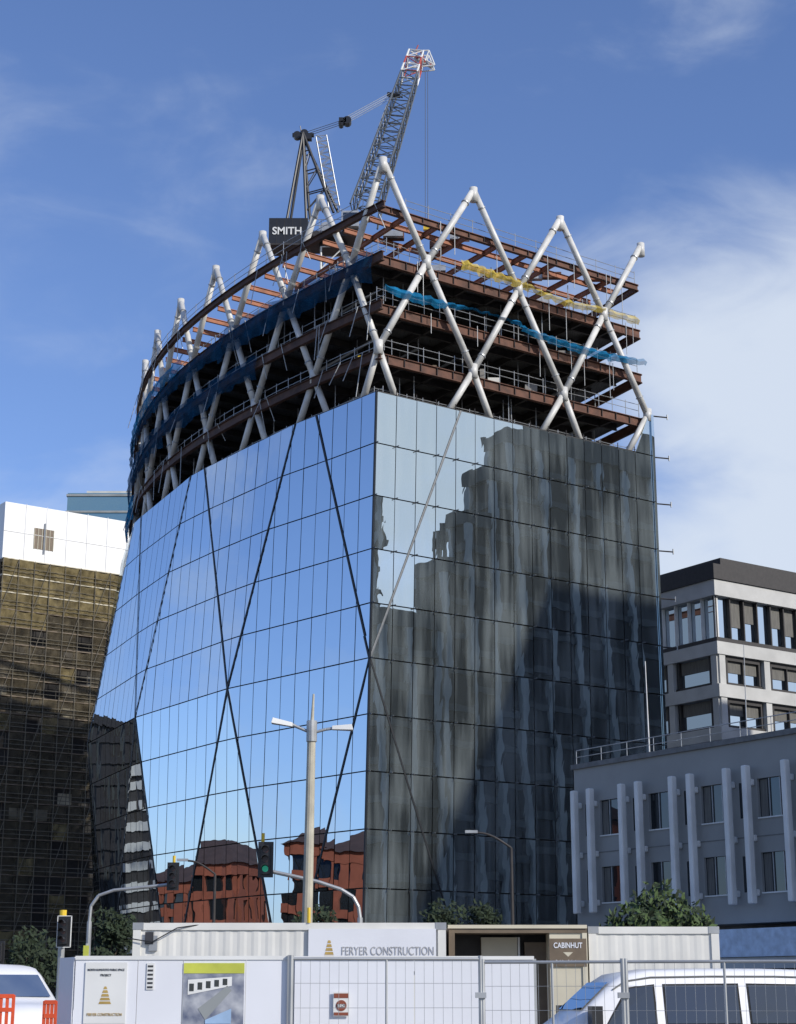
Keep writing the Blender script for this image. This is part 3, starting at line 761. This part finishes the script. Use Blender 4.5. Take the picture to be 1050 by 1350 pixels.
# ------------------------------------------------------------ trees
def tree(name,x,y,h,w,k='leaf',n=1500,z0=0.0,trunk=.12):
    e=empty(name,(x,y,z0)); t=B()
    th=h*.35
    t.tube((0,0,0),(0.05,0,th),trunk,'bark',8,trunk*.7)
    cl=[]
    for i in range(9):
        a=i*2.4; rr=w*.5*random.uniform(.25,.72); z=h*random.uniform(.45,.86)
        p=Vector((rr*math.cos(a),rr*math.sin(a),z)); t.tube((.05,0,th*.9),p,trunk*.45,'bark',6,.02)
        cl.append((p,w*random.uniform(.16,.27)))
    cl.append((Vector((0,0,h*.82)),w*.25))
    t.obj('trunk_and_limbs',e)
    l=B()
    for i in range(n):
        c_,r=random.choice(cl); d=Vector((random.gauss(0,1),random.gauss(0,1),random.gauss(0,.8))); d.normalize(); d*=r*random.random()**.4*1.15
        p=c_+d; s=random.uniform(.06,.13)*(w/3+.4)
        a=Vector((random.gauss(0,1),random.gauss(0,1),random.gauss(0,1))).normalized(); bb_=a.orthogonal().normalized()
        kk=k if random.random()<.65 else 'leafd'
        l.poly([p-a*s,p+bb_*s*.5,p+a*s,p-bb_*s*.5],kk)
    l.obj('foliage',e)
def tree_at(name,u,vtop,wpx,Y,k='leaf',n=1500):
    p=at(u,vtop,Y); tree(name,p.x,Y,p.z,wpx*Y/F,k,n)
tree_at('broadleaf_tree',868,1163,135,62,'leaf',4600)
tree_at('broadleaf_tree',590,1175,85,84,'leafd',2000)
tree_at('broadleaf_tree',632,1178,75,86,'leafd',1600)
tree_at('broadleaf_tree',415,1183,80,84,'leafd',1300)
tree_at('broadleaf_tree',142,1190,85,80,'leafd',2400)
tree_at('broadleaf_tree',40,1222,90,90,'leafd',1800)

# ------------------------------------------------------------ street lamps
def dlamp(name,Y):
    base=at(404,1215,Y); top=at(411,915,Y); x0=base.x
    e=empty(name,(x0,Y,0)); q=B(); tz=top.z
    q.tube((0,0,0),(0,0,1.2),.19,'lampw',12)
    jz=at(410,962,Y).z
    q.tube((0,0,1.2),(0.08,0,jz),.16,'lampw',12,.115); q.tube((0.08,0,jz),(0.12,0,tz),.06,'lampw',8,.03)
    q.tube((0.08,0,jz-.35),(0.08,0,jz+.25),.15,'galv',12)
    for sgn,uu,vv in ((-1,372,953),(1,452,960)):
        p=at(uu,vv,Y); px=p.x-x0; pz=p.z
        q.pipe([(0.08,0,jz-.1),(px*.5,0,jz+(pz-jz)*.6-.02),(px-sgn*.2,0,pz)],.045,'galv',8)
        q.hexa([(px-.3,-.1,pz-.05),(px+.3,-.16,pz-.07),(px+.3,.16,pz-.07),(px-.3,.1,pz-.05),(px-.3,-.07,pz+.06),(px+.26,-.11,pz+.1),(px+.26,.11,pz+.1),(px-.3,.07,pz+.06)] if sgn>0 else
               [(px-.3,-.16,pz-.02),(px+.3,-.1,pz-.12),(px+.3,.1,pz-.12),(px-.3,.16,pz-.02),(px-.26,-.11,pz+.14),(px+.3,-.07,pz),(px+.3,.07,pz),(px-.26,.11,pz+.14)],'fin')
    q.obj('column_and_arms',e,smooth=False,bevel=.01)
dlamp('street_lamp',49)
def slamp(name,ub,utip,vt,Y,side):
    b0=at(ub,1215,Y); tip=at(utip,vt,Y); e=empty(name,(b0.x,Y,0)); q=B(); dx=tip.x-b0.x; z=tip.z
    q.tube((0,0,0),(0,0,z-.6),.10,'darkst',10,.06)
    pts=[(dx*t, 0, z-.6+.6*math.sin(t*1.57)) for t in [i/6 for i in range(7)]]
    q.pipe(pts,.045,'darkst',8); q.box(min(dx,dx+.5*side),max(dx,dx+.5*side),-.10,.10,z-.02,z+.09,'galv')
    q.obj('column_and_arm',e)
slamp('street_lamp',676,630,1098,70,-1)
slamp('street_lamp',282,248,1135,80,-1)
# ------------------------------------------------------------ traffic signals
def head(q,x,y,z,s=1.0,on=None,border=None,face=-1):
    q.box(x-.16*s,x+.16*s,y-.12,y+.12,z-.5*s,z+.5*s,'black')
    q.box(x-.27*s,x+.27*s,y-.01,y+.01,z-.62*s,z+.62*s,'black')
    if border:
        for a in ((x-.30*s,x-.27*s,z-.64*s,z+.64*s),(x+.27*s,x+.30*s,z-.64*s,z+.64*s)): q.box(a[0],a[1],y-.02,y+.015,a[2],a[3],border)
        q.box(x-.30*s,x+.30*s,y-.02,y+.015,z+.62*s,z+.65*s,border); q.box(x-.30*s,x+.30*s,y-.02,y+.015,z-.65*s,z-.62*s,border)
    for i,dz in enumerate((.33,0,-.33)):
        zz=z+dz*s; k='lensoff'
        if on==i: k='grn'
        q.tube((x,y-.125,zz),(x,y-.14,zz),.11*s,k,14)
        for j in range(8):
            a0=math.pi*j/8; a1=math.pi*(j+1)/8; r=.13*s
            q.poly([(x+r*math.cos(a0),y-.12,zz+r*math.sin(a0)),(x+r*math.cos(a1),y-.12,zz+r*math.sin(a1)),(x+r*math.cos(a1),y-.34,zz+r*math.sin(a1)),(x+r*math.cos(a0),y-.34,zz+r*math.sin(a0))],'black')
Y=50
e=empty('traffic_signal'); q=B(); pb=at(475,1210,Y); q.tube((pb.x,Y,0),(pb.x,Y,pb.z),.10,'galv',10,.08)
q.pipe([at(475,1210,Y),at(473,1196,Y),at(466,1183,Y),at(450,1173,Y),at(420,1163,Y),at(385,1155,Y),at(352,1148,Y)],.055,'galv',8)
h=at(351,1134,Y); head(q,h.x,Y-.15,h.z,.8,on=2); q.tube((h.x-.1,Y,h.z+.4),(h.x-.1,Y,h.z+.75),.05,'yellow',8); q.obj('mast_arm_and_head',e)
Y=60
e=empty('traffic_signal'); q=B(); pb=at(118,1215,Y); q.tube((pb.x,Y,0),(pb.x,Y,pb.z),.10,'galv',10,.08)
q.pipe([at(118,1215,Y),at(120,1195,Y),at(130,1181,Y),at(150,1174,Y),at(190,1170,Y),at(228,1166,Y)],.055,'galv',8)
h=at(229,1156,Y); head(q,h.x,Y-.15,h.z,.75); q.tube((h.x,Y,h.z+.4),(h.x,Y,h.z+.7),.05,'yellow',8); q.obj('mast_arm_and_head',e)
Y=30
e=empty('traffic_signal'); q=B(); h=at(86,1229,Y); q.tube((h.x-.05,Y,0),(h.x-.05,Y,h.z+.3),.055,'galv',10); q.tube((h.x-.05,Y,h.z+.15),(h.x-.05,Y,h.z+.36),.06,'yellow',10); head(q,h.x+.02,Y-.2,h.z,.40,border='fin'); q.obj('pole_and_head',e)
Y=30
e=empty('traffic_signal'); q=B(); h=at(3,1256,Y); q.tube((h.x-.15,Y,0),(h.x-.15,Y,h.z+.2),.055,'galv',10); head(q,h.x,Y-.2,h.z,.3); q.obj('pole_and_head',e)
e=empty('pedestrian_warning_sign'); q=B(); p=at(114,1255,45); q.tube((p.x,45,0),(p.x,45,p.z+.2),.03,'galv',8); q.box(p.x-.07,p.x+.07,44.93,44.95,p.z-.5,p.z+.15,'lime'); q.obj('plate_and_post',e)

# ------------------------------------------------------------ containers
def container(name,u0,u1,vt,Y,rz,k='contw',dep=2.44,amp=.009):
    p0=at(u0,vt,Y); p1=at(u1,vt,Y); L_=p1.x-p0.x; H_=p0.z; zb=max(.1,H_-2.6)
    e=empty(name,(p0.x,Y,0),rz); q=B()
    for x in (0,L_-.16):
        for y in (0,dep-.16): q.box(x,x+.16,y,y+.16,zb,H_,k)
    for y in (0,dep-.12):
        q.box(.16,L_-.16,y,y+.12,H_-.14,H_,k); q.box(.16,L_-.16,y,y+.12,zb,zb+.16,k)
    for x in (0,L_-.12):
        q.box(x,x+.12,.16,dep-.16,H_-.14,H_,k); q.box(x,x+.12,.16,dep-.16,zb,zb+.16,k)
    q.box(.05,L_-.05,.05,dep-.05,H_-.05,H_-.01,k)
    n=int((L_-.32)/.28); st=(L_-.32)/n
    for yy,sg in ((.03,1),(dep-.03,-1)):
        for i in range(n):
            x=.16+i*st; pr=[(x,0),(x+st*.3,0),(x+st*.5,amp),(x+st*.8,amp),(x+st,0)]
            for (xa,ya),(xb,yb) in zip(pr,pr[1:]):
                q.poly([(xa,yy+sg*ya,zb+.16),(xb,yy+sg*yb,zb+.16),(xb,yy+sg*yb,H_-.14),(xa,yy+sg*ya,H_-.14)],k)
    for x in (.04,L_-.04): q.poly([(x,.1,zb+.1),(x,dep-.1,zb+.1),(x,dep-.1,H_-.1),(x,.1,H_-.1)],k)
    for x in (0,L_-.2):
        for y in (0,dep-.2):
            q.box(x-.01,x+.21,y-.01,y+.2,H_-.13,H_+.005,'galv')
            q.box(x,x+.2,y,y+.2,0,zb,'slab')
    q.obj('corrugated_body',e)
    return e,L_,H_
e,Lc,Hc=container('shipping_container',176,588,1217,36,rad(-.6))
q=B(); sx=3.55
q.box(sx,Lc-.2,-.035,-.012,Hc-.95,Hc-.12,'hoard')
for i in range(5):
    w_=.11-.018*i
    q.poly([(sx+.42-w_,-.04,Hc-.70+.075*i),(sx+.42+w_,-.04,Hc-.70+.075*i),(sx+.42+w_-.015,-.04,Hc-.645+.075*i),(sx+.42-w_+.015,-.04,Hc-.645+.075*i)],'gold')
q.box(.33,.5,-.02,.02,Hc-.55,Hc-.25,'galv'); q.box(.25,.42,-.03,-.021,Hc-.42,Hc-.18,'ink')
q.pipe([(-.1,-.05,Hc-.3),(.4,-.07,Hc-.38),(.9,-.05,Hc-.1),(1.6,.05,Hc-.0)],.012,'black',5)
q.pipe([(sx,.0,Hc+.0),(sx,.0,Hc+.30)],.035,'yellow',8)
for x in (1.2,2.4,4.6): q.tube((x,1.2,Hc),(x,1.2,Hc+.03),.05,'brown',8)
q.obj('banner_and_fittings',e)
text('FERYER CONSTRUCTION',.235,(sx+1.60,-.045,Hc-.56),'greyink',e,'lettering',0,.70)
e,Lw,Hw=container('shipping_container',776,948,1222,36.4,rad(.3),amp=.006)
p0=at(592,1221,36.3); p1=at(774,1221,36.3)
e=empty('portable_site_office',(p0.x,36.3,0)); q=B(); Lo=p1.x-p0.x; Ho=p0.z
q.box(0,Lo,0,2.6,Ho-.14,Ho,'brown'); q.box(-.02,Lo,-.03,-.004,Ho-.05,Ho+.02,'cream')
q.box(0,.12,.0,2.6,.1,Ho-.14,'brown'); q.box(Lo-.1,Lo,0,2.6,.1,Ho-.14,'cream')
q.box(.12,Lo-.1,1.2,2.6,.1,Ho-.14,'darkw'); q.box(.7,1.45,.9,1.19,.4,Ho-.2,'cream'); q.box(1.6,2.05,.9,1.19,.4,Ho-.3,'brown')
q.box(.12,Lo-.1,.0,1.2,.1,.35,'slab')
q.box(2.05,Lo-.1,.03,.9,.35,Ho-.14,'cream'); q.box(2.04,Lo-.02,-.01,.027,Ho-.80,Ho-.25,'brown')
cx=(2.04+Lo-.02)/2
q.poly([(cx-.1,-.015,Ho-.52),(cx,-.015,Ho-.61),(cx+.1,-.015,Ho-.52)],'cream')
q.box(1.46,1.5,.85,.9,.4,Ho-.2,'fin')
q.obj('cabin',e)
text('CABINHUT',.15,(cx,-.02,Ho-.39),'hoard',e,'lettering',0,.78,bold=.003)
text('Building Solutions',.075,(cx,-.02,Ho-.70),'hoard',e,'lettering',0,.95)
e=empty('rubbish_skip'); q=B(); p=at(985,1262,44); q.hexa([(p.x-1.6,44,.1),(p.x+2,44,.1),(p.x+2,45.6,.1),(p.x-1.6,45.6,.1),(p.x-2,43.8,2.1),(p.x+2.4,43.8,2.1),(p.x+2.4,45.8,2.1),(p.x-2,45.8,2.1)],'greydk'); q.obj('skip_body',e)

# ------------------------------------------------------------ hoardings
Yh=20
def hx(u,v=1300,Y=Yh): return at(u,v,Y).x
e=empty('site_hoarding'); q=B(); ht_=at(200,1262,Yh).z
xs=[hx(98),hx(181),hx(241),hx(324),hx(379)]
for a,c_ in zip(xs,xs[1:]): q.box(a+.004,c_-.004,Yh,Yh+.04,.05,ht_,'hoard')
q.box(hx(98),hx(379),Yh-.012,Yh-.001,ht_-.03,ht_+.012,'fin')
a=hx(96); q.hexa([(hx(78)-.12,Yh+.6,.05),(a,Yh,.05),(a+.01,Yh+.04,.05),(hx(78)-.1,Yh+.64,.05),(hx(78)-.12,Yh+.6,ht_),(a,Yh,ht_),(a+.01,Yh+.04,ht_),(hx(78)-.1,Yh+.64,ht_)],'hoard')
q.box(hx(379),hx(386),Yh-.05,Yh+.05,0,ht_+.02,'galv')
q.obj('panels',e)
M['poster']=mat('poster_photo_print',(.45,.46,.48),.4,0,5,.3,col2=(.08,.10,.17)); M['poster2']=mat('poster_sky_print',(.35,.5,.7),.4)
def pz(v,Y=Yh): return at(300,v,Y).z
e2=empty('project_notice_sign'); q=B(); q.box(hx(112),hx(167),Yh-.014,Yh-.004,pz(1350),pz(1269),'fin')
cx=(hx(112)+hx(167))/2
for i in range(5):
    w_=.07-.012*i; q.poly([(cx-w_,Yh-.017,pz(1324)+.04*i),(cx+w_,Yh-.017,pz(1324)+.04*i),(cx+w_-.012,Yh-.017,pz(1324)+.04*i+.028),(cx-w_+.012,Yh-.017,pz(1324)+.04*i+.028)],'gold')
q.obj('board',e2)
text('NORTH KUMUTOTO PUBLIC SPACE',.034,(cx,Yh-.018,pz(1279)),'ink',e2,sx=.75); text('PROJECT',.034,(cx,Yh-.018,pz(1286)),'ink',e2,sx=.9)
text('FERYER CONSTRUCTION',.042,(cx,Yh-.018,pz(1338)),'gold',e2,sx=.82)
e2=empty('notice_board'); q=B(); q.box(hx(193),hx(203),Yh-.012,Yh-.004,pz(1305),pz(1270),'fin')
for i in range(6): q.box(hx(194.5),hx(201.5),Yh-.016,Yh-.0125,pz(1303)+i*.045,pz(1303)+.02+i*.045,'ink')
q.obj('board',e2)
e2=empty('information_poster'); q=B(); q.box(hx(242),hx(322),Yh-.012,Yh-.004,pz(1362),pz(1284),'poster'); q.box(hx(242),hx(322),Yh-.014,Yh-.004,pz(1283.6),pz(1270),'lime')
q.poly([(hx(262),Yh-.016,pz(1330)),(hx(300),Yh-.016,pz(1300)),(hx(306),Yh-.016,pz(1306)),(hx(272),Yh-.016,pz(1345))],'stonel')
q.poly([(hx(248),Yh-.016,pz(1292)),(hx(306),Yh-.016,pz(1288)),(hx(306),Yh-.016,pz(1300)),(hx(248),Yh-.016,pz(1312))],'fin')
for i in range(5): q.box(hx(250+11*i),hx(256+11*i),Yh-.019,Yh-.0165,pz(1307-i*2),pz(1297-i*1.6),'win')
q.poly([(hx(272),Yh-.02,pz(1345)),(hx(306),Yh-.02,pz(1330)),(hx(306),Yh-.02,pz(1350)),(hx(272),Yh-.02,pz(1350))],'poster2')
q.obj('board',e2)
Yw=21
e=empty('site_hoarding'); q=B(); xa,xb=hx(388,1300,Yw),hx(705,1300,Yw); nn=2; hz=at(500,1262,Yw).z
for i in range(nn):
    q.box(xa+(xb-xa)*i/nn+.005,xa+(xb-xa)*(i+1)/nn-.005,Yw,Yw+.04,.05,hz,'hoard')
q.box(xa,xb,Yw-.02,Yw-.002,hz-.03,hz+.01,'fin')
for i in range(4): q.box(xa+(xb-xa)*i/3-.03,xa+(xb-xa)*i/3+.03,Yw+.045,Yw+.1,0,hz-.02,'galv')
q.obj('panels',e)
e2=empty('safety_sign'); q=B(); q.box(hx(440,1300,Yw),hx(461,1300,Yw),Yw-.035,Yw-.025,pz(1340,Yw),pz(1308,Yw),'fin'); sx_=(hx(440,1300,Yw)+hx(461,1300,Yw))/2
q.box(sx_-.085,sx_+.085,Yw-.04,Yw-.0355,pz(1316,Yw),pz(1310,Yw),'brick'); q.tube((sx_,Yw-.036,pz(1326,Yw)),(sx_,Yw-.041,pz(1326,Yw)),.062,'brick',20); q.box(sx_-.045,sx_+.045,Yw-.046,Yw-.0415,pz(1328,Yw),pz(1324,Yw),'fin'); q.box(sx_-.085,sx_+.085,Yw-.04,Yw-.0355,pz(1339,Yw),pz(1335,Yw),'brick')
q.obj('board',e2)
text('STOP',.045,(sx_,Yw-.047,pz(1326,Yw)),'ink',e2)

# ------------------------------------------------------------ temporary fence panels
def fence(name,u0,u1,Y0,Y1,ztop):
    e=empty(name); q=B(); a=Vector((hx(u0,1300,Y0),Y0,0)); c_=Vector((hx(u1,1300,Y1),Y1,0)); d=c_-a; n=int(d.length/.085)
    for p in (a,c_): q.tube(p,p+Vector((0,0,ztop+.03)),.021,'galv',8)
    for z in (.15,ztop): q.tube(a+Vector((0,0,z)),c_+Vector((0,0,z)),.014,'galv',8)
    q.tube(a+d*.5,a+d*.5+Vector((0,0,ztop)),.013,'galv',6)
    for i in range(1,n): p=a+d*i/n; q.tube(p+Vector((0,0,.15)),p+Vector((0,0,ztop)),.0018,'galv',4,cap=False)
    for i in range(1,8): z=.15+(ztop-.15)*i/8; q.tube(a+Vector((0,0,z)),c_+Vector((0,0,z)),.002,'galv',4,cap=False)
    for p in (a,c_): q.box(p.x-.3,p.x+.3,p.y-.12,p.y+.12,0,.14,'slab')
    q.box(c_.x-.05,c_.x+.05,c_.y-.04,c_.y+.04,1.55,1.6,'galv')
    q.obj('panel',e)
fence('temporary_fence',384,634,16.5,16.7,1.90); fence('temporary_fence',637,822,16.7,16.4,1.87); fence('temporary_fence',826,1090,16.4,16.0,1.87)

# ------------------------------------------------------------ vehicles
def vehicle(name,loc,rz,ST,wins,screen,rear,wheels,scale=1.0,flip=1):
    e=empty(name,loc,rz); e.scale=(flip*scale,scale,scale)
    q=B(); R=[]
    for x,zb,zm,zt,wb,wt in ST:
        r=min(.10,(zt-zm)*.3+.01); c_=.14
        R.append([(x,-wb*.96,zb),(x,-wb,zb+.2),(x,-wb,zm),(x,-wt,zt-r),(x,-wt+c_*.35,zt-r*.3),(x,-wt+c_,zt),(x,0,zt+.02),(x,wt-c_,zt),(x,wt-c_*.35,zt-r*.3),(x,wt,zt-r),(x,wb,zm),(x,wb,zb+.2),(x,wb*.96,zb)])
    for a,c_ in zip(R,R[1:]):
        for i in range(12): q.poly([a[i],c_[i],c_[i+1],a[i+1]],'carw')
        q.poly([a[0],a[12],c_[12],c_[0]],'black')
    q.poly(R[0],'carw'); q.poly(R[-1][::-1],'carw')
    bo=q.obj('body',e); me=bo.data
    bm=bmesh.new(); bm.from_mesh(me); bmesh.ops.remove_doubles(bm,verts=bm.verts,dist=.0005); bmesh.ops.recalc_face_normals(bm,faces=bm.faces)
    for f_ in bm.faces: f_.smooth=True
    bm.to_mesh(me); bm.free()
    md=bo.modifiers.new('edge','EDGE_SPLIT'); md.split_angle=rad(38)
    def st(x):
        for a,c_ in zip(ST,ST[1:]):
            if a[0]<=x<=c_[0]:
                t=(x-a[0])/(c_[0]-a[0]); return [a[i]+(c_[i]-a[i])*t for i in range(6)]
        return ST[-1]
    def sd(x,f_,sg,o=.006):
        s_=st(x); r=min(.10,(s_[3]-s_[2])*.3+.01); z=s_[2]+(s_[3]-r-s_[2])*f_; y=s_[4]+(s_[5]-s_[4])*f_
        return (x,sg*(y+o),z)
    g=B()
    for (x0,x1,f0,f1,x0t,x1t) in wins:
        for sg in (-1,1):
            g.poly([sd(x0-.03,f0-.04,sg,.004),sd(x1+.03,f0-.04,sg,.004),sd(x1t+.03,f1+.03,sg,.004),sd(x0t-.03,f1+.03,sg,.004)],'rubber')
            g.poly([sd(x0,f0,sg,.009),sd(x1,f0,sg,.009),sd(x1t,f1,sg,.009),sd(x0t,f1,sg,.009)],'carglass')
    (x0,x1)=screen
    def tp(x,fy,o=.012): s_=st(x); return (x-o,fy*(s_[5]-.12),s_[3]+o+.01)
    g.poly([tp(x0,-1),tp(x0,1),tp(x1,.98),tp(x1,-.98)],'carglass')
    if rear:
        (xr,z0,z1,w0,w1)=rear; g.poly([(xr,-w0,z0),(xr,w0,z0),(xr-.05,w1,z1),(xr-.05,-w1,z1)],'carglass')
    for x in wheels:
        for sg in (-1,1):
            y=sg*.80; g.tube((x,y-.12*1,.34),(x,y+.12,.34),.34,'rubber',24); g.tube((x,y+sg*.121,.34),(x,y+sg*.135,.34),.2,'chrome',16)
    f0=ST[0]
    for sg in (-1,1):
        g.box(f0[0]-.03,f0[0]+.12,sg*.62-.14,sg*.62+.14,.62,.80,'fin')
        mxp=x0+.12; m=sd(mxp,.25,sg,.0); g.box(mxp-.07,mxp+.09,m[1]+(0 if sg>0 else -.24),m[1]+(.24 if sg>0 else 0),m[2],m[2]+.28,'black')
        for hx_ in wins[:2]: p=sd(hx_[1]-.2,-.25,sg,.01); g.box(p[0],p[0]+.18,p[1]-.015,p[1]+.015,p[2],p[2]+.035,'black')
        P=[sd(x,1.0,sg,.012) for x in [s_[0] for s_ in ST if s_[0]>=screen[1] and s_[3]>1.6]]
        g.pipe(P,.012,'greydk',6)
    g.box(f0[0]-.06,f0[0]+.05,-.78,.78,.3,.55,'greydk'); g.box(ST[-1][0]-.03,ST[-1][0]+.07,-.78,.78,.35,.55,'greydk')
    g.obj('glazing_wheels_trim',e)
    return e
VAN=[(0,.3,.72,.92,.72,.60),(.10,.3,.85,1.02,.80,.70),(.40,.3,1.05,1.18,.84,.78),(.62,.3,1.10,1.34,.845,.765),(1.12,.3,1.10,1.78,.85,.71),(1.32,.3,1.10,1.90,.85,.69),(1.7,.3,1.10,1.955,.85,.69),(2.6,.3,1.10,1.97,.85,.69),(3.6,.3,1.10,1.97,.85,.69),(4.4,.3,1.10,1.95,.85,.69),(4.62,.3,1.10,1.90,.84,.68),(4.72,.3,1.05,1.70,.82,.68)]
vx=at(694,1300,26.0).x
ve=vehicle('white_van',(vx,26.0,0),rad(9),VAN,[(.98,1.72,.14,.84,1.36,1.72),(1.90,3.0,.14,.84,1.90,3.0),(3.18,4.4,.14,.84,3.18,4.34)],(.66,1.10),(4.73,1.2,1.65,.6,.55),[.85,3.5],.975)
TRK=[(0,.45,.85,1.02,.78,.66),(.12,.4,.95,1.10,.86,.76),(.5,.4,1.02,1.17,.90,.80),(1.25,.4,1.08,1.24,.90,.80),(1.85,.4,1.10,1.68,.90,.70),(2.1,.4,1.10,1.80,.90,.67),(2.7,.4,1.10,1.84,.90,.67),(3.25,.4,1.10,1.80,.90,.68),(3.5,.4,1.10,1.25,.90,.80),(3.55,.4,1.05,1.15,.90,.86),(5.1,.4,1.05,1.13,.90,.86)]
tx=at(66,1300,36).x
te=vehicle('white_pickup_truck',(tx,34.5,0),rad(-62),TRK,[(1.62,2.45,.1,.85,2.02,2.45),(2.55,3.3,.1,.85,2.55,3.15)],(1.30,1.80),(3.5,1.3,1.7,.6,.5),[.95,4.2],1.17,-1)
for (u0,u1,v,Y) in ((-30,19,1312,22),(60,75,1320,22)):
    e=empty('orange_safety_barrier'); q=B(); a=hx(u0,1300,Y); c_=hx(u1,1300,Y); zt=at(0,v,Y).z
    n=max(3,int((c_-a)/.07))
    for i in range(n+1): q.box(a+(c_-a)*i/n-.018,a+(c_-a)*i/n+.018,Y-.015,Y+.015,.1,zt,'orange')
    for z in (.15,.6,1.0,zt-.2,zt-.04): q.box(a,c_,Y-.022,Y+.022,z,z+.05,'orange')
    q.obj('barrier',e)
